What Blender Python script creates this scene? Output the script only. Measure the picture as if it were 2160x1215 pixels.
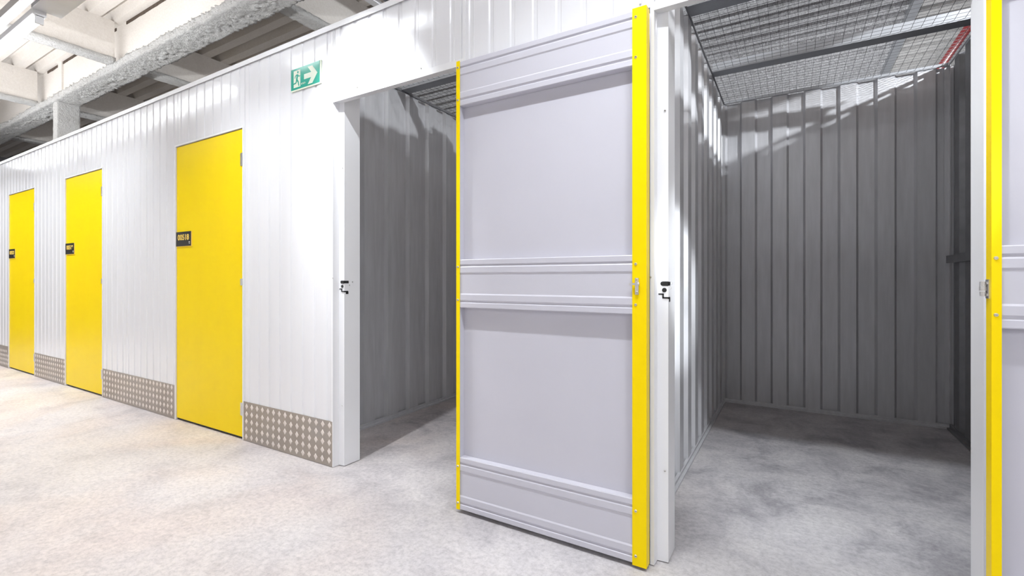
import bpy, bmesh, math, random
from mathutils import Vector, Matrix, noise

for o in list(bpy.data.objects):
    bpy.data.objects.remove(o, do_unlink=True)
S = bpy.context.scene
COL = S.collection
random.seed(7)

# ------------------------------------------------------------------ camera
# world: X runs along the partition (to the right), Y goes into the units, metres
cam_data = bpy.data.cameras.new('camera')
cam = bpy.data.objects.new('camera', cam_data)
COL.objects.link(cam)
cam.location = (0, 0, 1.08)
cam.rotation_euler = (math.radians(90), 0, math.radians(30.73))
cam_data.sensor_fit = 'HORIZONTAL'
cam_data.sensor_width = 36
cam_data.lens = 36 * 995.4 / 2160
cam_data.shift_y = -18.9 / 2160
cam_data.clip_start = 0.02
S.camera = cam

# ------------------------------------------------------------------ light and exposure
world = bpy.data.worlds.new('world')
S.world = world
world.use_nodes = True
bg = world.node_tree.nodes['Background']
bg.inputs[0].default_value = (0.95, 0.97, 1.0, 1)
bg.inputs[1].default_value = 0.12
S.view_settings.view_transform = 'Standard'
S.view_settings.look = 'None'
S.view_settings.gamma = 1
S.view_settings.exposure = 1.0
S.view_settings.use_curve_mapping = False
TUBE, TUBE_DIM = 13.0, 3.0      # strength of the corridor tubes: the row at left, the pair at right
DOWN, DOWN_RIGHT = 8.6, 2.0      # watts of each light's downward optic, likewise
UP = 9.5                         # watts of the uplight added to each light for the ceiling


def lamp(name, loc, energy, radius, color=(0.95, 0.97, 1.0)):
    d = bpy.data.lights.new(name, 'POINT')
    d.energy = energy
    d.shadow_soft_size = radius
    d.color = color
    o = bpy.data.objects.new(name, d)
    o.location = loc
    COL.objects.link(o)
    return o


def spot(name, loc, target, energy, radius, cone, blend, color=(0.915, 0.96, 1.0)):
    d = bpy.data.lights.new(name, 'SPOT')
    d.energy = energy
    d.shadow_soft_size = radius
    d.spot_size = math.radians(cone)
    d.spot_blend = blend
    d.color = color
    o = bpy.data.objects.new(name, d)
    o.location = loc
    o.rotation_euler = (Vector(target) - Vector(loc)).to_track_quat('-Z', 'Y').to_euler()
    COL.objects.link(o)
    return o


spot('aisle_lamp', (2.25, 2.35, 3.11), (-1.2, 3.7, 2.0), 250, 0.03, 80, 0.3)       # lamp over the next unit to the right, shining across the open roofs
lamp('aisle_lamp', (2.25, 2.35, 3.11), 60, 0.03)
lamp('side_lamp', (1.9, -0.55, 2.0), 22, 0.3)     # soft lamp across the corridor to the right of the camera
spot('rib_fill_spot', (1.9, -0.55, 2.0), (-0.52, 2.5, 1.05), 330, 0.05, 13.5, 0.5)  # added narrow spot through the right-hand doorway, brightening the left wall ribs
lamp('deck_fill', (0.6, 7.0, 2.2), 52, 0.2)        # added unseen fill lights behind the units, to brighten the deck
lamp('deck_fill', (-3.6, 7.2, 2.2), 40, 0.2)
spot('unit_fill_spot', (0.06, 1.13, 2.84), (0.17, 3.3, 0.0), 122, 0.03, 45, 0.8)   # added spots level with the light row, brightening the open units' floors
spot('unit_fill_spot', (-2.08, 1.13, 2.84), (-1.85, 3.2, 0.0), 92, 0.03, 58, 0.7)


# ------------------------------------------------------------------ helpers
def new_mat(name):
    m = bpy.data.materials.new(name)
    m.use_nodes = True
    return m, m.node_tree.nodes, m.node_tree.links, m.node_tree.nodes['Principled BSDF']


def coords(n, l, scale=(1, 1, 1)):
    tc = n.new('ShaderNodeNewGeometry')
    mp = n.new('ShaderNodeMapping')
    mp.inputs['Scale'].default_value = scale
    l.new(tc.outputs['Position'], mp.inputs['Vector'])
    return mp.outputs['Vector']


def tex(n, l, vec, scale, detail=4, rough=0.55, dist=0.0):
    t = n.new('ShaderNodeTexNoise')
    t.inputs['Scale'].default_value = scale
    t.inputs['Detail'].default_value = detail
    t.inputs['Roughness'].default_value = rough
    t.inputs['Distortion'].default_value = dist
    l.new(vec, t.inputs['Vector'])
    return t.outputs['Fac']


def ramp(n, l, fac, stops):
    r = n.new('ShaderNodeValToRGB')
    e = r.color_ramp.elements
    while len(e) < len(stops):
        e.new(0.5)
    for k, (p, c) in enumerate(stops):
        e[k].position = p
        e[k].color = (*c, 1)
    l.new(fac, r.inputs['Fac'])
    return r.outputs['Color']


def mix(n, l, fac, a, b, mode='MIX'):
    m = n.new('ShaderNodeMix')
    m.data_type = 'RGBA'
    m.blend_type = mode
    if isinstance(fac, (int, float)):
        m.inputs[0].default_value = fac
    else:
        l.new(fac, m.inputs[0])
    for s, v in ((6, a), (7, b)):
        if isinstance(v, tuple):
            m.inputs[s].default_value = (*v, 1)
        else:
            l.new(v, m.inputs[s])
    return m.outputs[2]


def bump(n, l, b, fac, strength, dist):
    bp = n.new('ShaderNodeBump')
    bp.inputs['Strength'].default_value = strength
    bp.inputs['Distance'].default_value = dist
    l.new(fac, bp.inputs['Height'])
    l.new(bp.outputs['Normal'], b.inputs['Normal'])


def plain(name, col, rough=0.4, metal=0.0, spec=0.5, vary=0.0, vscale=(3, 3, 3), bstr=0.0, bdist=0.002):
    m, n, l, b = new_mat(name)
    b.inputs['Base Color'].default_value = (*col, 1)
    b.inputs['Roughness'].default_value = rough
    b.inputs['Metallic'].default_value = metal
    b.inputs['Specular IOR Level'].default_value = spec
    if vary or bstr:
        f = tex(n, l, coords(n, l, vscale), 1.0, 4)
        if vary:
            lo = tuple(c * (1 - vary) for c in col)
            hi = tuple(min(1, c * (1 + vary)) for c in col)
            l.new(ramp(n, l, f, [(0.3, lo), (0.7, hi)]), b.inputs['Base Color'])
        if bstr:
            bump(n, l, b, f, bstr, bdist)
    return m


M = {}
M['white'] = plain('white_painted_steel', (0.83, 0.83, 0.855), 0.15, 0, 0.5, 0.012, (9, 9, 0.8), 0.5, 0.004)
M['white_trim'] = plain('white_trim_steel', (0.84, 0.84, 0.86), 0.3, 0, 0.5, 0.01, (4, 4, 4))
M['yellow'] = plain('yellow_paint', (1.0, 0.725, 0.0), 0.33, 0, 0.15, 0.02, (5, 5, 2), 0.12, 0.003)
M['door_grey'] = plain('pale_grey_paint', (0.585, 0.575, 0.635), 0.38, 0, 0.45, 0.012, (4, 4, 4))
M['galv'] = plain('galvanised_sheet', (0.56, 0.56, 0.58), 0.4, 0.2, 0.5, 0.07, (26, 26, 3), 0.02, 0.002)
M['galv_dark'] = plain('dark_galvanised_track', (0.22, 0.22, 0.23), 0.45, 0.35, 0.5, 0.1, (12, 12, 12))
M['purlin'] = plain('zinc_purlin', (0.32, 0.33, 0.35), 0.4, 0.4, 0.5, 0.06, (10, 10, 10))
M['steel'] = plain('bright_steel', (0.68, 0.67, 0.66), 0.28, 0.85, 0.5, 0.05, (40, 40, 40))
M['wire'] = plain('dark_wire', (0.10, 0.10, 0.105), 0.45, 0.5)
M['black'] = plain('black_recess', (0.012, 0.012, 0.012), 0.5)
M['plate_black'] = plain('black_plate', (0.018, 0.017, 0.016), 0.35, 0, 0.5, 0.1, (30, 30, 30))
M['digit'] = plain('pale_yellow_print', (0.93, 0.66, 0.13), 0.5)
M['digit_white'] = plain('white_print', (0.8, 0.78, 0.75), 0.5)
M['sign_green'] = plain('teal_sign_green', (0.035, 0.42, 0.31), 0.16, 0, 0.6, 0.02, (5, 5, 5))
M['sign_white'] = plain('sign_pale_print', (0.80, 0.88, 0.74), 0.35)
M['red'] = plain('red_pipe_paint', (0.55, 0.03, 0.035), 0.4, 0, 0.5, 0.05, (8, 8, 8))
M['batten'] = plain('white_batten_enamel', (0.80, 0.80, 0.82), 0.35, 0, 0.5, 0.02, (6, 6, 6))
M['trunking'] = plain('grey_trunking', (0.55, 0.55, 0.58), 0.35, 0.3, 0.5, 0.05, (6, 6, 6))


def mat_checker():
    m, n, l, b = new_mat('tread_plate_base')
    v = coords(n, l, (1, 1, 1))
    f = tex(n, l, v, 2.2, 3)
    c = ramp(n, l, f, [(0.3, (0.40, 0.345, 0.30)), (0.55, (0.46, 0.41, 0.36)), (0.75, (0.43, 0.40, 0.38))])
    w = n.new('ShaderNodeTexWave')
    w.bands_direction = 'DIAGONAL'
    w.inputs['Scale'].default_value = 90
    l.new(v, w.inputs['Vector'])
    l.new(mix(n, l, 0.22, c, w.outputs['Color'], 'MULTIPLY'), b.inputs['Base Color'])
    b.inputs['Metallic'].default_value = 0.55
    b.inputs['Roughness'].default_value = 0.42
    bump(n, l, b, w.outputs['Fac'], 0.2, 0.001)
    return m


M['checker'] = mat_checker()
M['lozenge'] = plain('tread_plate_lit_lozenge', (0.78, 0.72, 0.67), 0.35, 0.3, 0.5, 0.06, (30, 30, 30))  # lozenges coloured lighter for the light they catch


def mat_floor():
    m, n, l, b = new_mat('polished_concrete')
    v = coords(n, l, (1, 1, 1))
    big = tex(n, l, v, 0.8, 6, 0.65, 0.6)
    mid = tex(n, l, v, 3.2, 9, 0.72, 0.4)
    fine = tex(n, l, v, 46, 8, 0.8)
    warm = tex(n, l, v, 0.85, 3, 0.5, 1.0)
    c = ramp(n, l, big, [(0.25, (0.52, 0.505, 0.52)), (0.5, (0.585, 0.57, 0.585)), (0.75, (0.64, 0.625, 0.63))])
    tint = ramp(n, l, warm, [(0.48, (1, 1, 1)), (0.62, (1.0, 0.955, 0.92)), (0.78, (1.0, 0.92, 0.89))])
    sx = n.new('ShaderNodeSeparateXYZ')
    l.new(v, sx.inputs[0])
    mr = n.new('ShaderNodeMapRange')
    mr.inputs['From Min'].default_value = -0.2
    mr.inputs['From Max'].default_value = -2.4
    mr.inputs['To Min'].default_value = 0.12
    l.new(sx.outputs['X'], mr.inputs['Value'])
    c = mix(n, l, mr.outputs['Result'], c, mix(n, l, 1.0, c, tint, 'MULTIPLY'))
    c = mix(n, l, mr.outputs['Result'], c, mix(n, l, 1.0, c, (1.055, 1.0, 0.965), 'MULTIPLY'))
    # unit floors: dirtier grey, and darkened to deepen the shade inside
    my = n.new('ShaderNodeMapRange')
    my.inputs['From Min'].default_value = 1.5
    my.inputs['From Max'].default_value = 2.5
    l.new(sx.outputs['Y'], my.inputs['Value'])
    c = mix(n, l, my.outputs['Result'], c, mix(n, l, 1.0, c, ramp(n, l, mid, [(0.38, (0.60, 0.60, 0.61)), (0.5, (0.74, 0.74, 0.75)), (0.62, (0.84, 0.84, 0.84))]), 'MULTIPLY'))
    c = mix(n, l, 1.0, c, ramp(n, l, mid, [(0.36, (0.82, 0.82, 0.835)), (0.46, (0.94, 0.94, 0.95)), (0.54, (1.0, 1.0, 1.0)), (0.65, (1.05, 1.05, 1.04))]), 'MULTIPLY')
    c = mix(n, l, 0.8, c, ramp(n, l, fine, [(0.40, (0.80, 0.80, 0.805)), (0.5, (1, 1, 1)), (0.60, (1.13, 1.13, 1.13))]), 'MULTIPLY')
    # hairline scratches
    vs = coords(n, l, (3.0, 22, 1))
    scr = tex(n, l, vs, 1.6, 6, 0.8, 2.0)
    c = mix(n, l, 0.6, c, ramp(n, l, scr, [(0.33, (0.86, 0.86, 0.87)), (0.45, (1, 1, 1)), (0.66, (1, 1, 1)), (0.74, (1.12, 1.12, 1.12))]), 'MULTIPLY')
    # darker worn blotches inside the units and a few pale flecks
    vor = n.new('ShaderNodeTexVoronoi')
    vor.inputs['Scale'].default_value = 9
    l.new(v, vor.inputs['Vector'])
    c = mix(n, l, 1.0, c, ramp(n, l, vor.outputs['Distance'], [(0.0, (1.3, 1.3, 1.3)), (0.035, (1.0, 1.0, 1.0))]), 'MULTIPLY')
    l.new(c, b.inputs['Base Color'])
    r = n.new('ShaderNodeMapRange')
    r.inputs['To Min'].default_value = 0.38
    r.inputs['To Max'].default_value = 0.62
    l.new(mid, r.inputs['Value'])
    l.new(r.outputs['Result'], b.inputs['Roughness'])
    b.inputs['Specular IOR Level'].default_value = 0.35
    bump(n, l, b, fine, 0.12, 0.003)
    return m


M['floor'] = mat_floor()


def mat_spray(name, c0, c1, scale, bstr, bdist):
    m, n, l, b = new_mat(name)
    v = coords(n, l, (1, 1, 1))
    f = tex(n, l, v, scale, 6, 0.7)
    g = tex(n, l, v, 1.1, 3)
    c = mix(n, l, 0.5, ramp(n, l, f, [(0.3, c0), (0.65, c1)]), ramp(n, l, g, [(0.35, c0), (0.7, c1)]))
    l.new(c, b.inputs['Base Color'])
    b.inputs['Roughness'].default_value = 0.9
    b.inputs['Specular IOR Level'].default_value = 0.1
    bump(n, l, b, f, bstr, bdist)
    return m


M['spray'] = mat_spray('sprayed_fireproofing', (0.72, 0.67, 0.62), (0.85, 0.81, 0.77), 38, 0.55, 0.012)
M['spray_rough'] = mat_spray('coarse_sprayed_fireproofing', (0.78, 0.76, 0.74), (0.96, 0.95, 0.93), 34, 1.0, 0.05)
M['shade_brown'] = plain('brown_gap_shade', (0.10, 0.075, 0.06), 0.8, 0, 0.2, 0.3, (20, 20, 20))  # brown that stands in for shade in the gap above the beam
M['end_wall'] = plain('far_end_grey', (0.30, 0.30, 0.31), 0.8, 0, 0.3, 0.1, (1, 1, 1))


def mat_foil():
    m, n, l, b = new_mat('embossed_zinc_deck')
    v = coords(n, l, (30, 14, 14))
    f = tex(n, l, v, 2.2, 4, 0.7, 0.6)
    g = tex(n, l, coords(n, l, (1.2, 9, 1)), 1.0, 3)
    l.new(ramp(n, l, f, [(0.3, (0.34, 0.34, 0.345)), (0.5, (0.58, 0.58, 0.59)), (0.7, (0.84, 0.84, 0.86))]), b.inputs['Base Color'])
    b.inputs['Metallic'].default_value = 0.55
    b.inputs['Roughness'].default_value = 0.42
    bump(n, l, b, f, 0.9, 0.03)
    return m


M['foil'] = mat_foil()


def mat_emit(name, col, strength):
    m, n, l, b = new_mat(name)
    b.inputs['Base Color'].default_value = (0.9, 0.9, 0.9, 1)
    b.inputs['Emission Color'].default_value = (*col, 1)
    b.inputs['Emission Strength'].default_value = strength
    return m


M['tube'] = mat_emit('lit_tube', (0.915, 0.96, 1.0), TUBE)
M['tube_dim'] = mat_emit('dimmer_lit_tube', (0.915, 0.96, 1.0), TUBE_DIM)


def tag(o, label=None, cat=None, group=None, kind=None):
    if label: o['label'] = label
    if cat: o['category'] = cat
    if group: o['group'] = group
    if kind: o['kind'] = kind
    return o


def root(name, loc, label, cat, group=None, kind='thing'):
    o = bpy.data.objects.new(name, None)
    o.empty_display_size = 0.1
    o.location = loc
    COL.objects.link(o)
    return tag(o, label, cat, group, kind)


def build(name, bm, mat, parent=None, smooth=False, loc=None):
    me = bpy.data.meshes.new(name)
    bmesh.ops.remove_doubles(bm, verts=bm.verts, dist=1e-6)
    bmesh.ops.recalc_face_normals(bm, faces=bm.faces)
    bm.to_mesh(me)
    bm.free()
    for mm in (mat if isinstance(mat, (list, tuple)) else [mat]):
        me.materials.append(mm)
    if smooth:
        for p in me.polygons:
            p.use_smooth = True
    o = bpy.data.objects.new(name, me)
    COL.objects.link(o)
    if parent is not None:
        o.parent = parent
    if loc is not None:
        o.location = loc
    return o


def copy_tree(o, parent=None):
    c = o.copy()
    COL.objects.link(c)
    c.parent = parent
    for ch in [x for x in bpy.data.objects if x.parent == o]:
        copy_tree(ch, c)
    return c


def BM():
    return bmesh.new()


def box(bm, x0, x1, y0, y1, z0, z1, mi=0):
    v = [bm.verts.new(p) for p in ((x0, y0, z0), (x1, y0, z0), (x1, y1, z0), (x0, y1, z0), (x0, y0, z1), (x1, y0, z1), (x1, y1, z1), (x0, y1, z1))]
    fs = []
    for q in ((3, 2, 1, 0), (4, 5, 6, 7), (0, 1, 5, 4), (1, 2, 6, 5), (2, 3, 7, 6), (3, 0, 4, 7)):
        f = bm.faces.new([v[k] for k in q])
        f.material_index = mi
        fs.append(f)
    return v


def prism(bm, poly, axis, a0, a1):
    """poly: 2D outline; axis z -> (x,y), axis x -> (y,z), axis y -> (x,z)"""
    def P(p, a):
        if axis == 'z': return (p[0], p[1], a)
        if axis == 'x': return (a, p[0], p[1])
        return (p[0], a, p[1])
    A = [bm.verts.new(P(p, a0)) for p in poly]
    B = [bm.verts.new(P(p, a1)) for p in poly]
    k = len(poly)
    for i in range(k):
        bm.faces.new((A[i], A[(i + 1) % k], B[(i + 1) % k], B[i]))
    bm.faces.new(A[::-1])
    bm.faces.new(B)


def cyl(bm, p0, p1, r, n=12, r1=None):
    p0, p1 = Vector(p0), Vector(p1)
    d = (p1 - p0).normalized()
    a = d.orthogonal().normalized()
    b = d.cross(a)
    r1 = r if r1 is None else r1
    A, B = [], []
    for k in range(n):
        t = 2 * math.pi * k / n
        w = a * math.cos(t) + b * math.sin(t)
        A.append(bm.verts.new(p0 + w * r))
        B.append(bm.verts.new(p1 + w * r1))
    for k in range(n):
        bm.faces.new((A[k], A[(k + 1) % n], B[(k + 1) % n], B[k]))
    bm.faces.new(A[::-1])
    bm.faces.new(B)


def screw_bm(r=0.006, h=0.003):
    """pan head with a drive slot, axis -Y, centred on the origin"""
    bm = BM()
    cyl(bm, (0, 0, 0), (0, -h, 0), r, 12, r * 0.72)
    box(bm, -r * 0.5, r * 0.5, -h - 0.0006, -h + 0.0006, -r * 0.1, r * 0.1, 1)
    return bm


screw_mesh = None


def screw(parent, p, scale=1.0, rz=0.0):
    global screw_mesh
    if screw_mesh is None:
        o = build('screw', screw_bm(), [M['steel'], M['black']], parent)
        screw_mesh = o.data
    else:
        o = bpy.data.objects.new('screw', screw_mesh)
        COL.objects.link(o)
        o.parent = parent
    o.location = p
    o.scale = (scale,) * 3
    o.rotation_euler = (0, 0, rz)
    return o


def text_mesh(body, width, height, extrude=0.0006):
    cu = bpy.data.curves.new('lettering', 'FONT')
    cu.body = body
    cu.size = 1
    cu.extrude = 0.01
    cu.offset = 0.03
    to = bpy.data.objects.new('lettering', cu)
    COL.objects.link(to)
    dg = bpy.context.evaluated_depsgraph_get()
    me = bpy.data.meshes.new_from_object(to.evaluated_get(dg))
    bpy.data.objects.remove(to, do_unlink=True)
    xs = [v.co.x for v in me.vertices]
    ys = [v.co.y for v in me.vertices]
    sx = width / (max(xs) - min(xs))
    sy = height / (max(ys) - min(ys))
    for v in me.vertices:
        v.co = Vector(((v.co.x - min(xs)) * sx, -extrude if v.co.z > 0 else 0, (v.co.y - min(ys)) * sy))
    return me


# ------------------------------------------------------------------ the setting
YW = 1.80            # front of the partition
WALL_TOP = 2.515
PANEL0 = -2.247      # a sheet joint; sheets are 0.9 m wide

fl = BM()
box(fl, -17, 4.2, -1.6, 9, -0.1, 0)
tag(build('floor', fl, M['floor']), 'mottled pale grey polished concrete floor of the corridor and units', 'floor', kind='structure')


def front_profile(xa, xb):
    """plan of one run of ribbed white sheet from xa to xb"""
    pts = []
    p = 0.1125
    k0 = math.floor((xa - PANEL0) / p) - 1
    x = PANEL0 + k0 * p
    line = []
    k = k0
    while x < xb + p:
        if k % 8 == 0:       # joint between two sheets
            line += [(x - 0.003, YW), (x - 0.001, YW + 0.006), (x + 0.001, YW + 0.006), (x + 0.003, YW)]
        line += [(x + 0.040, YW), (x + 0.046, YW + 0.005), (x + 0.062, YW + 0.005), (x + 0.068, YW)]
        x += p
        k += 1

    def yat(q):
        for (x0, y0), (x1, y1) in zip(line, line[1:]):
            if x0 <= q <= x1 and x1 > x0:
                return y0 + (y1 - y0) * (q - x0) / (x1 - x0)
        return YW
    pts = [(xa, yat(xa))] + [q for q in line if xa + 1e-5 < q[0] < xb - 1e-5] + [(xb, yat(xb))]
    return pts + [(xb, YW + 0.04), (xa, YW + 0.04)]


wall = BM()
D520, D519, D518 = (-8.155, -7.25), (-6.335, -5.437), (-4.077, -3.172)
full = [(-13, D520[0] - 0.013), (D520[1] + 0.013, D519[0] - 0.013), (D519[1] + 0.013, D518[0] - 0.013), (D518[1] + 0.013, -2.262), (-1.338, -0.479), (0.54, 3.6)]
above = [(D520[0] - 0.013, D520[1] + 0.013), (D519[0] - 0.013, D519[1] + 0.013), (D518[0] - 0.013, D518[1] + 0.013), (-2.262, -1.338), (-0.479, 0.54)]
for a, b in full:
    prism(wall, front_profile(a, b), 'z', 0.0, WALL_TOP)
for a, b in above:
    prism(wall, front_profile(a, b), 'z', 2.107, WALL_TOP)
tag(build('wall_front', wall, M['white']), 'long glossy white ribbed metal partition along the corridor with yellow doors', 'wall', kind='structure')

cap = BM()
prism(cap, [(YW - 0.009, 2.505), (YW - 0.007, 2.505), (YW - 0.007, 2.533), (YW + 0.055, 2.533), (YW + 0.055, 2.505), (YW + 0.057, 2.505), (YW + 0.057, 2.536), (YW - 0.009, 2.536)], 'x', -13, 3.6)
tag(build('trim_1', cap, M['white_trim']), 'thin white capping strip along the top edge of the white partition', 'trim', kind='structure')


def ribs(a0, a1, face, depth, start, back, period=0.235, run=0.016):
    """outline (along, out): ridges at face, valleys at face+depth, flat back"""
    line = []
    s = start
    while s > a0:
        s -= period
    half = period / 2
    while s < a1 + period:
        line += [(s, face + depth), (s + run, face), (s + half, face), (s + half + run, face + depth)]
        s += period
    pts = [q for q in line if a0 + 1e-5 < q[0] < a1 - 1e-5]

    def yat(q):
        for (x0, y0), (x1, y1) in zip(line, line[1:]):
            if x0 <= q <= x1 and x1 > x0:
                return y0 + (y1 - y0) * (q - x0) / (x1 - x0)
        return face
    return [(a0, yat(a0))] + pts + [(a1, yat(a1)), (a1, back), (a0, back)]


U2L, U2R, UB, U1L = -0.525, 0.975, 4.54, -2.665     # faces of the grey unit walls
TOP1, TOP2 = 2.575, 2.62
# rear wall of the right-hand unit
bm = BM()
prism(bm, ribs(U2L - 0.03, U2R + 0.03, UB, 0.03, -0.395, UB + 0.05), 'z', 0.0, TOP2)
tag(build('wall_back', bm, M['galv']), 'grey ribbed steel rear wall of the open unit on the right', 'wall', kind='structure')
# wall between the units (outline given along y, out along -x)
bm = BM()
prism(bm, [(-(q[1]), q[0]) for q in ribs(YW + 0.16, UB, -U2L, 0.03, 2.65, -U2L + 0.045)], 'z', 0.0, TOP2)
tag(build('wall_middle', bm, M['galv']), 'grey ribbed steel side wall on the left inside the right-hand unit', 'wall', kind='structure')
# left wall of the left unit
bm = BM()
prism(bm, [(-(q[1]), q[0]) for q in ribs(YW + 0.05, 5.2, -U1L, 0.03, 2.375, -U1L + 0.045)], 'z', 0.0, TOP1)
tag(build('wall_left', bm, M['galv']), 'grey ribbed steel wall seen through the doorway behind the open yellow-edged door', 'wall', kind='structure')
# right wall of the right unit
bm = BM()
prism(bm, [(q[1], q[0]) for q in ribs(YW + 0.05, UB, U2R, 0.03, 2.42, U2R + 0.045)], 'z', 0.0, TOP2)
tag(build('wall_right', bm, M['galv_dark']), 'grey side wall, coloured dark as unlit, on the right inside the right-hand unit', 'wall', kind='structure')  # darker sheet colour stands in for this wall being unlit
# rear wall of the left unit (only its light matters, it stands behind the open door)
bm = BM()
prism(bm, ribs(U1L, U2L - 0.05, 5.2, 0.03, -2.5, 5.25), 'z', 0.0, TOP1)
tag(build('wall_rear', bm, M['galv']), 'grey ribbed steel rear wall of the unit behind the open door', 'wall', kind='structure')
# opposite side of the corridor and the ends of the hall
bm = BM()
box(bm, -13, 4.2, -1.0, -0.9, 0, 2.53)
tag(build('wall_opposite', bm, M['white_trim']), 'white partition on the other side of the corridor', 'wall', kind='structure')
bm = BM()
box(bm, -17.1, -17, -6, 9, 0, 4.6)
tag(build('wall_end', bm, M['end_wall']), 'dim grey end wall of the hall far along the corridor', 'wall', kind='structure')

# base tracks
bm = BM()
prism(bm, [(UB - 0.022, 0), (UB - 0.022, 0.012), (UB - 0.006, 0.014), (UB - 0.006, 0.03), (UB + 0.01, 0.03), (UB + 0.01, 0)], 'x', U2L, U2R)
tag(build('baseboard_back', bm, M['galv']), 'dark grey floor track along the rear wall of the right-hand unit', 'baseboard', kind='structure')
bm = BM()
prism(bm, [(U2L + 0.02, 0), (U2L + 0.02, 0.012), (U2L + 0.006, 0.014), (U2L + 0.006, 0.03), (U2L - 0.01, 0.03), (U2L - 0.01, 0)], 'y', YW + 0.17, UB - 0.022)
tag(build('baseboard_middle', bm, M['galv']), 'grey floor track along the left side wall of the right-hand unit', 'baseboard', kind='structure')
bm = BM()
prism(bm, [(U2R - 0.02, 0), (U2R - 0.02, 0.012), (U2R - 0.006, 0.014), (U2R - 0.006, 0.04), (U2R + 0.01, 0.04), (U2R + 0.01, 0)], 'y', YW + 0.05, UB - 0.022)
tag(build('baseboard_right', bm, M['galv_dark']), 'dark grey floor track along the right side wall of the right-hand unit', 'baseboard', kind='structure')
bm = BM()
prism(bm, [(U1L + 0.02, 0), (U1L + 0.02, 0.012), (U1L + 0.006, 0.014), (U1L + 0.006, 0.03), (U1L - 0.01, 0.03), (U1L - 0.01, 0)], 'y', YW + 0.05, 5.2)
tag(build('baseboard_left', bm, M['galv']), 'dark floor track along the grey wall seen through the left doorway', 'baseboard', kind='structure')
# corner angles and top angles
bm = BM()
box(bm, U2R - 0.03, U2R - 0.004, UB - 0.004, UB - 0.001, 0.04, TOP2)
box(bm, U2R - 0.004, U2R - 0.001, UB - 0.03, UB - 0.001, 0.04, TOP2)
tag(build('trim_2', bm, M['galv']), 'grey corner angle at the back right corner of the right-hand unit', 'trim', kind='structure')
bm = BM()
box(bm, U2L + 0.001, U2R - 0.001, UB - 0.012, UB - 0.002, TOP2 - 0.004, TOP2 + 0.02)
tag(build('trim_3', bm, M['purlin']), 'thin grey angle along the top of the rear ribbed wall', 'trim', kind='structure')
bm = BM()
box(bm, U2L + 0.002, U2L + 0.012, YW + 0.17, UB - 0.014, TOP2 - 0.004, TOP2 + 0.004)
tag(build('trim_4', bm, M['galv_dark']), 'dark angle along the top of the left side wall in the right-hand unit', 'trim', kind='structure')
bm = BM()
box(bm, U1L + 0.002, U1L + 0.016, YW + 0.05, 5.2, TOP1 - 0.012, TOP1 + 0.006)
tag(build('trim_5', bm, M['galv_dark']), 'dark angle along the wall top seen through the left doorway', 'trim', kind='structure')
bm = BM()
box(bm, U2R - 0.012, U2R - 0.002, YW + 0.05, UB - 0.014, TOP2 - 0.004, TOP2 + 0.02)
tag(build('trim_6', bm, M['white_trim']), 'pale angle along the top of the dark right wall in the right-hand unit', 'trim', kind='structure')


# ------------------------------------------------------------------ door frames of the two open units
def post_outline(x, s):
    """plan of one frame post; x = jamb face, s = +1 when the opening is to the right of it"""
    q = [(-0.057, -0.003), (-0.042, -0.003), (-0.040, 0.038), (0.0, 0.042), (0.0, 0.155), (-0.03, 0.155), (-0.03, 0.16), (-0.057, 0.16)]
    return [(x + s * a, YW + b) for a, b in q]


def open_frame(name, xl, xr, label):
    bm = BM()
    prism(bm, post_outline(xl, 1), 'z', 0.004, WALL_TOP - 0.02)
    prism(bm, post_outline(xr, -1), 'z', 0.004, WALL_TOP - 0.02)
    # head: front lip, soffit and a turned-up back edge
    prism(bm, [(YW - 0.004, 2.090), (YW + 0.042, 2.096), (YW + 0.042, 2.125), (YW + 0.038, 2.125), (YW + 0.038, 2.10), (YW - 0.0005, 2.094), (YW - 0.0005, 2.122), (YW - 0.004, 2.122)], 'x', xl - 0.045, xr + 0.045)
    o = build(name, bm, M['white_trim'])
    return tag(o, label, 'door frame', kind='structure')


fr1 = open_frame('trim_7', -2.218, -1.382, 'white steel frame of the doorway just right of the exit sign')
fr2 = open_frame('trim_8', -0.405, 0.468, 'white steel frame of the wide-open doorway on the right')


def lock_marks(frame, xj):
    """black lock cut-outs on the post whose jamb face is at xj"""
    yf = YW + 0.0385          # stop face near the corner
    bm = BM()                 # slot that wraps round the corner
    z0, z1 = 1.054, 1.071
    cz, r = (z0 + z1) / 2, (z1 - z0) / 2
    pts = [(xj + 0.0006, z0), (xj + 0.0006, z1)]
    for k in range(7):
        t = math.pi / 2 + math.pi * k / 6
        pts.append((xj - 0.020 + r * math.cos(t), cz + r * math.sin(t)))
    prism(bm, pts, 'y', yf - 0.0005, yf + 0.004)
    box(bm, xj - 0.0002, xj + 0.0008, yf - 0.0005, yf + 0.034, z0 + 0.001, z1 - 0.001)
    tag(build('lock_slot', bm, M['black'], frame), 'black slot')
    bm = BM()
    cyl(bm, (xj - 0.014, yf - 0.001, 1.038), (xj - 0.014, yf + 0.004, 1.038), 0.0085, 16)
    tag(build('lock_hole', bm, M['black'], frame), 'black round hole')
    bm = BM()
    for a, b, c, d in ((-0.036, -0.018, 1.020, 1.025), (-0.021, -0.016, 1.008, 1.025), (-0.021, 0.0006, 1.006, 1.0115)):
        box(bm, xj + a, xj + b, yf - 0.001, yf + 0.004, c, d)
    box(bm, xj - 0.0002, xj + 0.001, yf - 0.001, yf + 0.030, 1.004, 1.0115)
    box(bm, xj - 0.0002, xj + 0.001, yf + 0.014, yf + 0.032, 0.993, 1.008)
    tag(build('lock_bracket', bm, M['black'], frame), 'black stepped bracket')
    screw(frame, (xj, yf + 0.062, 1.063), 0.75, math.pi / 2)
    screw(frame, (xj, yf + 0.04, 1.045), 0.7, math.pi / 2)
    for z in (1.72, 0.35):
        screw(frame, (xj - 0.012, yf + 0.0005, z), 0.7)


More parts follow.
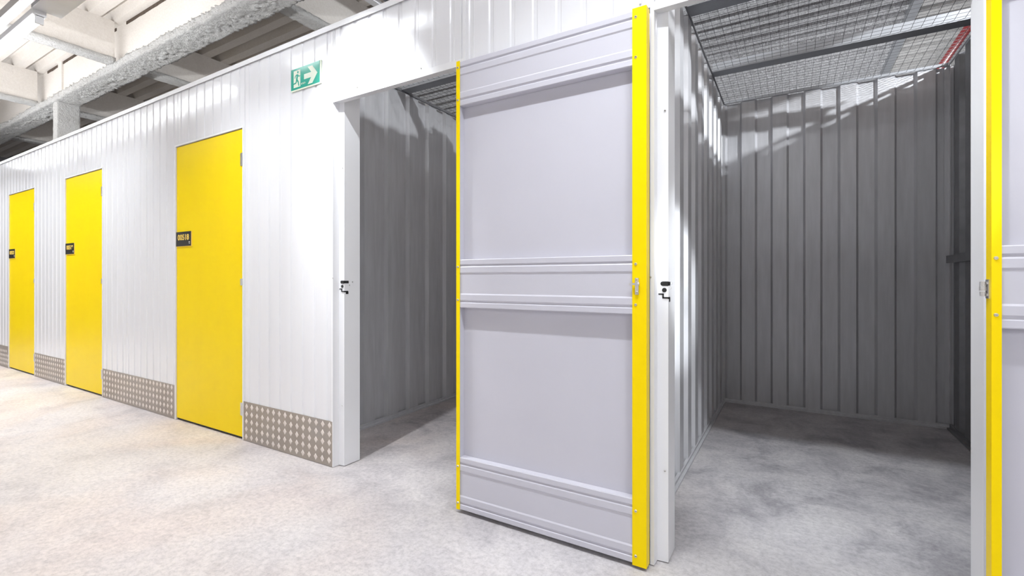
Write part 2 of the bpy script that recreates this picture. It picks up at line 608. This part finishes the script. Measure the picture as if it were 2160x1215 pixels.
lock_marks(fr1, -2.218)
lock_marks(fr2, -0.405)
for x, z in ((-2.262, 2.10), (-2.262, 1.085), (-2.06, 2.135), (-1.60, 2.135), (-0.50, 2.128)):
    screw(fr1 if x < -1 else fr2, (x, YW - 0.002, z), 0.8)
screw(fr2, (-0.461, YW - 0.004, 1.087), 0.9)


# ------------------------------------------------------------------ closed yellow doors
def hinge_bm(h=0.085):
    bm = BM()
    box(bm, -0.026, 0.0, 0.0, 0.003, -h / 2, h / 2)
    for k in range(3):
        cyl(bm, (0.003, -0.002, -h / 2 + k * h / 3 + 0.001), (0.003, -0.002, -h / 2 + (k + 1) * h / 3 - 0.001), 0.006, 10)
    return bm


def closed_frame(name, x0, x1, label):
    bm = BM()
    for a, b in ((x0 - 0.013, x0), (x1, x1 + 0.013)):
        box(bm, a, b, YW - 0.004, YW + 0.05, 0.002, 2.0959)
    box(bm, x0 - 0.013, x1 + 0.013, YW - 0.004, YW + 0.05, 2.096, 2.107)
    box(bm, x0, x0 + 0.02, YW + 0.046, YW + 0.052, 0.002, 2.096)
    box(bm, x1 - 0.02, x1, YW + 0.046, YW + 0.052, 0.002, 2.096)
    box(bm, x0, x1, YW + 0.046, YW + 0.052, 2.07, 2.096)
    return tag(build(name, bm, M['white_trim']), label, 'door frame', kind='structure')


closed_frame('trim_9', *D518, 'thin white frame around the nearest closed yellow door, numbered 00518')
closed_frame('trim_10', *D519, 'thin white frame around the closed yellow door numbered 00519')
closed_frame('trim_11', *D520, 'thin white frame around the farthest closed yellow door')


def make_closed_door(x0, x1, number, label):
    w = x1 - x0
    r = root('storage_door', (x0, YW, 0.0), label, 'door', 'closed yellow storage doors')
    bm = BM()
    vs = box(bm, 0.004, w - 0.004, 0.003, 0.043, 0.016, 2.091)
    bmesh.ops.bevel(bm, geom=[e for e in bm.edges], offset=0.002, segments=2, affect='EDGES')
    build('door_panel', bm, M['yellow'], r)
    bm = BM()
    box(bm, 0.006, w - 0.006, 0.012, 0.036, 0.003, 0.016)  # black strip stands in for shade in the gap under the door
    tag(build('under_door_shade', bm, M['black'], r), 'black strip for the shade under the yellow door')
    for z in (1.885, 0.205):
        h = build('hinge', hinge_bm(), M['steel'], r)
        h.location = (w - 0.004, -0.001, z)
        tag(h, 'steel hinge')
    k = build('latch', hinge_bm(0.045), M['steel'], r)
    k.location = (w - 0.004, -0.001, 1.06)
    tag(k, 'small steel latch')
    bm = BM()
    vs = box(bm, 0.008, 0.232, -0.003, 0.003, 1.329, 1.438)
    pl = build('number_plate', bm, M['plate_black'], r)
    tag(pl, 'black plate with the number ' + number)
    bm = BM()
    box(bm, 0.2322, 0.236, -0.0028, 0.003, 1.329, 1.438)
    box(bm, 0.008, 0.236, -0.0028, 0.003, 1.3265, 1.3288)
    build('plate_edge', bm, M['digit'], pl)
    me = text_mesh(number, 0.168, 0.044)
    me.materials.append(M['digit'])
    d = bpy.data.objects.new('digits', me)
    COL.objects.link(d)
    d.parent = pl
    d.location = (0.034, -0.0032, 1.374)
    bm = BM()
    box(bm, 0.196, 0.216, -0.0036, -0.003, 1.354, 1.359)
    box(bm, 0.201, 0.212, -0.0036, -0.003, 1.359, 1.362)
    box(bm, 0.201, 0.214, -0.0036, -0.003, 1.344, 1.349)
    build('small_mark', bm, M['digit_white'], pl)
    return r


make_closed_door(*D518, '00518', 'nearest closed yellow door, with black number plate 00518')
make_closed_door(*D519, '00519', 'closed yellow door in the middle of three, with plate 00519')
make_closed_door(*D520, '00520', 'smallest-looking closed yellow door, farthest down the white partition')


# ------------------------------------------------------------------ open doors, swung flat against the partition
def rail_bm(z0, z1, x0, x1):
    """pressed rail: lips, grooves and a flat middle; outline in (y, z)"""
    o = [(0.036, z0), (0.004, z0), (0.002, z0 + 0.003), (0.002, z0 + 0.022), (0.007, z0 + 0.026), (0.007, z0 + 0.029), (0.002, z0 + 0.036),
         (0.002, z0 + 0.060), (0.0055, z0 + 0.066), (0.0055, z1 - 0.066), (0.002, z1 - 0.060), (0.002, z1 - 0.036), (0.007, z1 - 0.029),
         (0.007, z1 - 0.026), (0.002, z1 - 0.022), (0.002, z1 - 0.003), (0.004, z1), (0.036, z1)]
    bm = BM()
    prism(bm, o, 'x', x0, x1)
    return bm


def make_open_door(loc, label):
    W, H = 0.876, 2.068
    r = root('storage_door', loc, label, 'door', 'open storage doors swung against the partition')
    bm = BM()
    box(bm, 0.002, W - 0.002, 0.0365, 0.040, 0.0, H - 0.004)
    build('door_panel', bm, M['door_grey'], r)
    bm = BM()      # hinge-side stile: channel of yellow sheet
    prism(bm, [(0.0, 0.0), (0.020, 0.0), (0.020, 0.0015), (0.0015, 0.0015), (0.0015, 0.041), (0.0, 0.041)], 'z', -0.001, H)
    s1 = tag(build('hinge_stile', bm, M['yellow'], r), 'narrow yellow stile')
    bm = BM()
    prism(bm, [(W - 0.053, 0.0), (W, 0.0), (W, 0.041), (W - 0.0015, 0.041), (W - 0.0015, 0.0015), (W - 0.053, 0.0015)], 'z', -0.006, H + 0.004)
    s2 = tag(build('lock_stile', bm, M['yellow'], r), 'wide yellow stile')
    bm = BM()      # grey returns behind both stiles
    box(bm, 0.0016, 0.018, 0.0018, 0.036, 0.004, H - 0.004)
    box(bm, W - 0.051, W - 0.0016, 0.0018, 0.036, 0.004, H - 0.004)
    build('inner_edge', bm, M['door_grey'], r)
    for z0, z1 in ((H - 0.208, H - 0.003), (0.930, 1.152), (0.0, 0.240)):
        build('rail', rail_bm(z0, z1, 0.0185, W - 0.0525), M['door_grey'], r)
    for z in (H - 0.030, H - 0.180, 1.118, 0.966, 0.198, 0.030):
        screw(s1, (0.009, -0.0002, z), 0.9)
        screw(s2, (W - 0.040, -0.0002, z), 1.0)
    # latch on the lock stile
    lt = BM()
    box(lt, W - 0.041, W - 0.028, -0.006, 0.0, 1.004, 1.066)
    lo = tag(build('latch', lt, M['steel'], r), 'silver latch plate')
    b2 = BM()
    box(b2, W - 0.062, W - 0.030, -0.012, -0.006, 1.040, 1.047)
    cyl(b2, (W - 0.030, -0.009, 1.0435), (W - 0.024, -0.009, 1.0435), 0.006, 10)
    build('latch_bolt', b2, M['steel'], lo)
    screw(lo, (W - 0.0345, -0.006, 1.058), 1.0)
    screw(lo, (W - 0.0345, -0.006, 1.012), 1.0)
    # hinges on the free edge of the hinge stile
    for z in (1.87, 1.037, 0.19):
        hb = BM()
        for k, (zz, rr) in enumerate(((0.012, 0.007), (-0.001, 0.008), (-0.016, 0.007))):
            cyl(hb, (-0.009, 0.030, z + zz - 0.006), (-0.009, 0.030, z + zz + 0.006), rr, 12)
        box(hb, -0.0025, 0.0, 0.012, 0.036, z - 0.028, z + 0.024)
        for zz in (-0.018, 0.014):
            cyl(hb, (-0.0022, 0.02, z + zz), (-0.005, 0.02, z + zz), 0.004, 8)
        tag(build('hinge', hb, M['steel'], r), 'steel knuckle hinge')
    return r


make_open_door((-1.338, 1.746, 0.018), 'open grey door with yellow edges and latch, standing between the two doorways')
make_open_door((0.459, 1.746, 0.018), 'open grey door with yellow edge cut off at the right edge, by the right-hand doorway')


# ------------------------------------------------------------------ tread plates along the foot of the partition
def kick_plate(x0, x1, label):
    bm = BM()
    y = YW - 0.0035
    box(bm, x0, x1, y, YW - 0.0004, 0.003, 0.262)
    rng = random.Random(int(abs(x0) * 100))
    px, pz = 0.0595, 0.0502
    n = int((x1 - x0) / px) + 1
    off = -0.004
    for i in range(n + 1):
        for j in range(6):
            cx = x0 + 0.04 + off + i * px - j * 0.0012
            cz = 0.262 - 0.030 - j * pz + i * 0.0004
            hw, hh, rs = 0.0165, 0.0205, 0.0022
            if cx - hw < x0 or cx + hw > x1 or cz - hh < 0.003 or cz + hh > 0.262:
                continue
            ring = [bm.verts.new((cx + a * hw, y, cz + b * hh)) for a, b in ((-1, 0), (0, -1), (1, 0), (0, 1))]
            top = [bm.verts.new((cx + a * hw * 0.72, y - rs, cz + b * hh * 0.72)) for a, b in ((-1, 0), (0, -1), (1, 0), (0, 1))]
            for k in range(4):
                f = bm.faces.new((ring[k], ring[(k + 1) % 4], top[(k + 1) % 4], top[k]))
                f.material_index = 1
            f = bm.faces.new(top)
            f.material_index = 1
    o = build('kick_plate', bm, [M['checker'], M['lozenge']])
    return tag(o, label, 'kick plate', 'tread plates along the foot of the white partition', 'thing')


kick_plate(D518[1] + 0.014, -2.266, 'aluminium tread plate right of door 00518, ending at the left doorway')
kick_plate(D519[1] + 0.014, D518[0] - 0.014, 'long aluminium tread plate between the doors numbered 00519 and 00518')
kick_plate(D520[1] + 0.014, D519[0] - 0.014, 'aluminium tread plate between door 00519 and the farthest yellow door')
kick_plate(-10.6, D520[0] - 0.014, 'aluminium tread plate left of the farthest yellow door, cut off by the frame')
kick_plate(-1.325, -0.4645, 'aluminium tread plate behind the open door, only its end showing')

# ------------------------------------------------------------------ exit sign
sg = root('exit_sign', (-2.641, YW, 2.222), 'green exit sign with running figure and right-pointing arrow', 'sign')
bm = BM()
box(bm, 0.0, 0.281, -0.0065, -0.0005, 0.0, 0.135)
build('sign_board', bm, M['sign_white'], sg)
bm = BM()
box(bm, 0.0015, 0.270, -0.0075, -0.006, 0.008, 0.1345)
face = tag(build('sign_face', bm, M['sign_green'], sg), 'green face')
yt = -0.0080


def flat(poly, parent, mat, name, y0=yt, y1=-0.0072):
    bm = BM()
    prism(bm, poly, 'y', y0, y1)
    return build(name, bm, mat, parent)


ar = [(0.127, 0.0535), (0.127, 0.0835), (0.194, 0.0835), (0.162, 0.120), (0.204, 0.120), (0.250, 0.0685), (0.204, 0.017), (0.162, 0.017), (0.194, 0.0535)]
tag(flat(ar, sg, M['sign_white'], 'arrow'), 'pale arrow pointing right')
bm = BM()
prism(bm, [(0.028, 0.020), (0.092, 0.020), (0.092, 0.122), (0.028, 0.122)], 'y', yt, -0.0072)
dw = tag(build('doorway_symbol', bm, M['sign_white'], sg), 'pale doorway symbol')


limb_k = 0


def limb(bm, p, q, w0, w1):
    p, q = Vector(p), Vector(q)
    d = (q - p).normalized()
    nrm = Vector((-d.y, d.x))
    global limb_k
    limb_k += 1
    prism(bm, [tuple(p + nrm * w0), tuple(q + nrm * w1), tuple(q - nrm * w1), tuple(p - nrm * w0)], 'y', yt - 0.0004 - limb_k * 0.00004, yt + 0.0002 + limb_k * 0.00002)


bm = BM()
cyl(bm, (0.069, yt - 0.0006, 0.109), (0.069, yt + 0.0002, 0.109), 0.0075, 16)
limb(bm, (0.066, 0.097), (0.058, 0.066), 0.008, 0.007)
limb(bm, (0.064, 0.096), (0.045, 0.090), 0.0035, 0.003)
limb(bm, (0.045, 0.091), (0.041, 0.076), 0.003, 0.0025)
limb(bm, (0.067, 0.094), (0.078, 0.082), 0.0035, 0.003)
limb(bm, (0.077, 0.083), (0.090, 0.084), 0.003, 0.0025)
limb(bm, (0.058, 0.068), (0.052, 0.047), 0.0055, 0.004)
limb(bm, (0.053, 0.048), (0.022, 0.043), 0.004, 0.003)
limb(bm, (0.059, 0.068), (0.072, 0.050), 0.0055, 0.0045)
limb(bm, (0.071, 0.052), (0.080, 0.024), 0.0045, 0.0035)
tag(build('running_figure', bm, M['sign_green'], sg), 'green running figure')
bm = BM()
for k in range(5):
    x = 0.100 + k * 0.0085
    box(bm, x, x + 0.0025, yt, -0.0072, 0.027, 0.038)
    box(bm, x, x + 0.006, yt, -0.0072, 0.031 + (k % 2) * 0.004, 0.033 + (k % 2) * 0.004)
build('small_print', bm, M['sign_white'], sg)


# ------------------------------------------------------------------ roofs of the units: purlins and wire mesh
def purlin(x0, x1, y0, z, label, h=0.06, w=0.10):
    bm = BM()
    prism(bm, [(y0, z), (y0 + w, z), (y0 + w, z + 0.012), (y0 + w - 0.003, z + 0.012), (y0 + w - 0.003, z + 0.003), (y0 + 0.003, z + 0.003),
               (y0 + 0.003, z + h), (y0 + w * 0.8, z + h), (y0 + w * 0.8, z + h + 0.003), (y0, z + h + 0.003)], 'x', x0, x1)
    return tag(build('roof_purlin', bm, M['purlin']), label, 'roof purlin', kind='structure')


purlin(U2L + 0.014, U2R - 0.014, 3.77, TOP2 - 0.006, 'grey steel purlin crossing the wire roof in the middle of the right-hand unit')
purlin(U2L + 0.014, U2R - 0.014, 2.79, TOP2 - 0.006, 'grey steel purlin nearest the doorway under the wire roof of the right-hand unit', 0.09, 0.12)
purlin(U1L + 0.018, U2L - 0.05, 2.75, TOP1 - 0.006, 'dark steel purlin seen through the top of the left doorway', 0.06, 0.09)


def wire_mesh(x0, x1, y0, y1, z, label):
    bm = BM()
    r = 0.0009
    x = x0
    while x < x1:
        box(bm, x - r, x + r, y0, y1, z - r, z + r)
        x += 0.05
    y = y0
    while y < y1:
        box(bm, x0, x1, y - r, y + r, z + r, z + 3 * r)
        y += 0.05
    return tag(build('wire_mesh', bm, M['wire']), label, 'wire mesh', 'wire mesh roofs over the units', 'thing')


wire_mesh(U2L + 0.004, U2R - 0.004, 1.90, UB - 0.01, TOP2 + 0.006, 'dark square wire mesh stretched over the right-hand unit')
wire_mesh(U1L + 0.004, U2L - 0.05, 1.90, 5.18, TOP1 + 0.008, 'dark wire mesh stretched over the unit behind the open door')

bm = BM()
prism(bm, [(U2R - 0.03, 1.194), (U2R - 0.012, 1.194), (U2R - 0.012, 1.246), (U2R - 0.03, 1.246)], 'y', 2.0, UB - 0.05)
tag(build('wall_rail', bm, M['galv_dark']), 'dark horizontal steel rail on the right wall of the right-hand unit', 'rail', kind='thing')

rp = BM()
cyl(rp, (1.075, 2.0, 2.86), (1.075, 8.0, 2.86), 0.032, 14)
tag(build('sprinkler_pipe', rp, M['red'], smooth=True), 'red pipe running above the wire mesh at the top right', 'pipe', kind='thing')


# ------------------------------------------------------------------ hall ceiling: sprayed deck, beams, column, zinc deck
def deck(y0, y1, z, pitch, depth, x0, x1, top):
    pts = []
    y = y0
    while y < y1:
        pts += [(y, z), (y + pitch * 0.46, z), (y + pitch * 0.58, z + depth), (y + pitch * 0.88, z + depth)]
        y += pitch
    pts = [p for p in pts if p[0] < y1] + [(y1, z)]
    bm = BM()
    prism(bm, pts + [(y1, top), (y0, top)], 'x', x0, x1)
    return bm


tag(build('ceiling', deck(-6, 9, 4.13, 0.24, 0.10, -17, 4.2, 4.3), M['spray']), 'cream sprayed profiled deck forming the high hall ceiling', 'ceiling', kind='structure')
tag(build('deck_soffit', deck(4.45, 9.5, 3.72, 0.20, 0.036, -5.6, 0.975, 3.86), M['foil']), 'silvery embossed metal deck above the wire mesh roofs', 'ceiling', kind='structure')
tag(build('deck_soffit', deck(4.45, 9.5, 3.74, 0.24, 0.06, 1.05, 4.2, 3.86), M['spray_rough']), 'pale sprayed deck above the right end of the right-hand unit', 'ceiling', kind='structure')
bm = BM()
prism(bm, [(0.968, 3.68), (1.052, 3.68), (1.052, 3.84), (1.047, 3.84), (1.047, 3.685), (0.973, 3.685), (0.973, 3.84), (0.968, 3.84)], 'y', 4.3, 9.5)
tag(build('ceiling_channel', bm, M['purlin']), 'grey steel channel running back under the silvery deck at upper right', 'beam', kind='structure')


def rough_bar(bm, x0, x1, y0, y1, z0, z1, amp, step=0.022, seed=0.0, freq=22, round_=False):
    """closed bar along X with a lumpy sprayed skin"""
    ring = []
    ny, nz = max(2, int((y1 - y0) / 0.018)), max(2, int((z1 - z0) / 0.018))
    for k in range(ny): ring.append((y0 + (y1 - y0) * k / ny, z0))
    for k in range(nz): ring.append((y1, z0 + (z1 - z0) * k / nz))
    for k in range(ny): ring.append((y1 - (y1 - y0) * k / ny, z1))
    for k in range(nz): ring.append((y0, z1 - (z1 - z0) * k / nz))
    cy, cz = (y0 + y1) / 2, (z0 + z1) / 2
    if round_:
        ring = [(cy + (y1 - y0) / 2 * math.copysign(abs(math.cos(t)) ** 0.75, math.cos(t)), cz + (z1 - z0) / 2 * math.copysign(abs(math.sin(t)) ** 0.75, math.sin(t))) for t in [2 * math.pi * k / 40 for k in range(40)]]
    n = max(2, int((x1 - x0) / step))
    prev = None
    first = None
    for i in range(n + 1):
        x = x0 + (x1 - x0) * i / n
        row = []
        for (y, z) in ring:
            d = Vector((0, y - cy, z - cz)).normalized()
            q = Vector((x * freq + seed, y * freq, z * freq))
            a = amp * (noise.noise(q) * 0.9 + noise.noise(q * 2.3) * 0.6) + amp * 0.5 * noise.noise(Vector((x * 3 + seed, y * 3, z * 3)))
            row.append(bm.verts.new(Vector((x, y, z)) + d * a))
        if prev:
            for k in range(len(row)):
                bm.faces.new((prev[k], prev[(k + 1) % len(row)], row[(k + 1) % len(row)], row[k]))
        else:
            first = row
        prev = row
    bm.faces.new(first[::-1])
    bm.faces.new(prev)


mb = root('ceiling_beam', (-17, 2.53, 3.56), 'large cream sprayed main beam running along above the partition', 'beam', kind='structure')
bm = BM()
rough_bar(bm, 4.0, 15.5, -0.14, 0.13, 0.0, 0.085, 0.024, 0.0135, 0.0, 24)
build('bottom_flange', bm, M['spray_rough'], mb, smooth=True)
bm = BM()
box(bm, 0, 20, -0.055, 0.055, 0.06, 0.575)
build('web', bm, M['spray'], mb)
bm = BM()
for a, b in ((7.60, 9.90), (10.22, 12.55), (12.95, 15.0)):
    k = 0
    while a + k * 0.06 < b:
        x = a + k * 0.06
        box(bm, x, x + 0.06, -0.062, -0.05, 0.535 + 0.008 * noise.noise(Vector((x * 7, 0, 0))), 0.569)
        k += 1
tag(build('gap_shade_strip', bm, M['shade_brown'], mb), 'dark strip for the shaded gap under the deck')  # strip added where the gap under the deck is in shade

for k, (x, lab) in enumerate(((-12.25, 'cream cross beam farthest along the hall ceiling'), (-9.6, 'cream cross beam above the farthest yellow door'),
                              (-6.95, 'cream cross beam meeting the main beam, next to the lit tube'), (-4.15, 'sprayed cross beam meeting the main beam above door 00518'),
                              (-1.5, 'sprayed cross beam above the open door'))):
    b = root('ceiling_beam', (x, -6, 3.64), lab, 'beam', 'sprayed cross beams', 'structure')
    for a0, a1 in ((0, 8.40), (8.66, 15 if k < 3 else 10.3)):
        bm = BM()
        rough = BM()
        rough_bar(rough, a0, a1, -0.085, 0.085, 0.0, 0.05, 0.010, 0.03, k * 3.1 + a0)
        for v in rough.verts:
            v.co = Vector((v.co.y, v.co.x, v.co.z))
        build('bottom_flange', rough, M['spray_rough'], b, smooth=True)
        box(bm, -0.045, 0.045, a0, a1, 0.04, 0.49)
        build('web', bm, M['spray'], b)

bm = BM()
rough_bar(bm, 0.0, 3.57, -0.125, 0.125, -0.08, 0.08, 0.008, 0.03, 9.0)
for v in bm.verts:
    v.co = Vector((v.co.z, v.co.y, v.co.x))
tag(build('column', bm, M['spray_rough'], smooth=True, loc=(-8.86, 2.53, 0)), 'white sprayed column rising behind the partition to the main beam', 'column', kind='structure')
bm = BM()
box(bm, -0.07, 0.07, -0.075, -0.055, 0.08, 0.57)
st = build('stiffener', bm, M['spray'], mb)
st.location = (8.14, 0, 0)

# a light cable tray and conduits above the partition
ct = root('cable_tray', (-2.77, 2.55, 3.2), 'white cable tray end showing above the partition top', 'cable tray')
bm = BM()
prism(bm, [(-0.03, 0), (0.03, 0), (0.03, 0.03), (0.027, 0.03), (0.027, 0.003), (-0.027, 0.003), (-0.027, 0.03), (-0.03, 0.03)], 'y', -0.6, 2.0)
build('tray', bm, M['batten'], ct)
bm = BM()
for k in range(3):
    cyl(bm, (0.085 + 0.045 * k, -0.1, 0.02), (0.085 + 0.045 * k, 2.0, 0.02), 0.013, 8)
build('conduit', bm, M['galv_dark'], ct)

# ------------------------------------------------------------------ corridor lights
LY, LZ = 1.13, 2.86


def make_light(x0, x1, label):
    L = x1 - x0
    r = root('ceiling_light', (x0, LY, LZ), label, 'light', 'linear lights along the corridor')
    bm = BM()
    prism(bm, [(-0.022, 0.026), (0.022, 0.026), (0.035, 0.036), (0.035, 0.075), (-0.035, 0.075), (-0.035, 0.036)], 'x', 0, L)
    build('housing', bm, M['batten'], r)
    bm = BM()
    cyl(bm, (0.02, 0, 0), (L - 0.02, 0, 0), 0.016, 12)
    build('tube', bm, M['tube' if x0 < -1 else 'tube_dim'], r, smooth=True)
    for a in (0.0, L - 0.02):
        bm = BM()
        box(bm, a, a + 0.02, -0.021, 0.021, -0.024, 0.03)
        build('end_cap', bm, M['batten'], r)
    d = bpy.data.lights.new('light_area', 'AREA')
    d.shape = 'RECTANGLE'
    d.size = L - 0.06
    d.size_y = 0.04
    d.energy = (DOWN if x0 < -1 else DOWN_RIGHT) * L / 1.5
    d.spread = math.radians(106)
    d.color = (0.915, 0.96, 1.0)
    o = bpy.data.objects.new('light_area', d)
    o.location = (L / 2, 0, -0.022)
    COL.objects.link(o)
    o.parent = r
    u = bpy.data.lights.new('light_area', 'AREA')  # added uplight, no part of the fixture, to brighten ceiling and beams
    u.shape = 'RECTANGLE'
    u.size = L - 0.06
    u.size_y = 0.05
    u.energy = UP * L / 1.5
    u.color = (0.96, 0.98, 1.0)
    o = bpy.data.objects.new('light_area', u)
    o.location = (L / 2, 0.05, 0.08)
    o.rotation_euler = (math.pi - math.radians(28 if x0 < -1 else 0), 0, 0)    # the left row is tilted towards the beams
    COL.objects.link(o)
    o.parent = r
    return r


for a, b, lab in ((-3.60, -2.10, 'linear corridor light nearest the left doorway'), (-5.95, -4.45, 'bright linear light at the upper left corner'),
                  (-7.50, -6.02, 'linear corridor light second in the row at upper left'), (-9.05, -7.57, 'linear corridor light third in the row at upper left'),
                  (-10.6, -9.12, 'linear corridor light farthest along the row'), (-1.15, 0.35, 'linear corridor light in front of the right-hand doorway'),
                  (0.45, 1.95, 'linear corridor light at the right end of the row')):
    make_light(a, b, lab)
bm = BM()
prism(bm, [(1.02, 2.93), (1.075, 2.93), (1.075, 2.985), (1.02, 2.985)], 'x', -13, 3)
box(bm, -4.44, -3.61, 1.085, 1.24, 2.92, 2.945)
tag(build('light_trunking', bm, M['trunking']), 'grey trunking with white cover plate carrying the corridor lights', 'trunking', kind='thing')
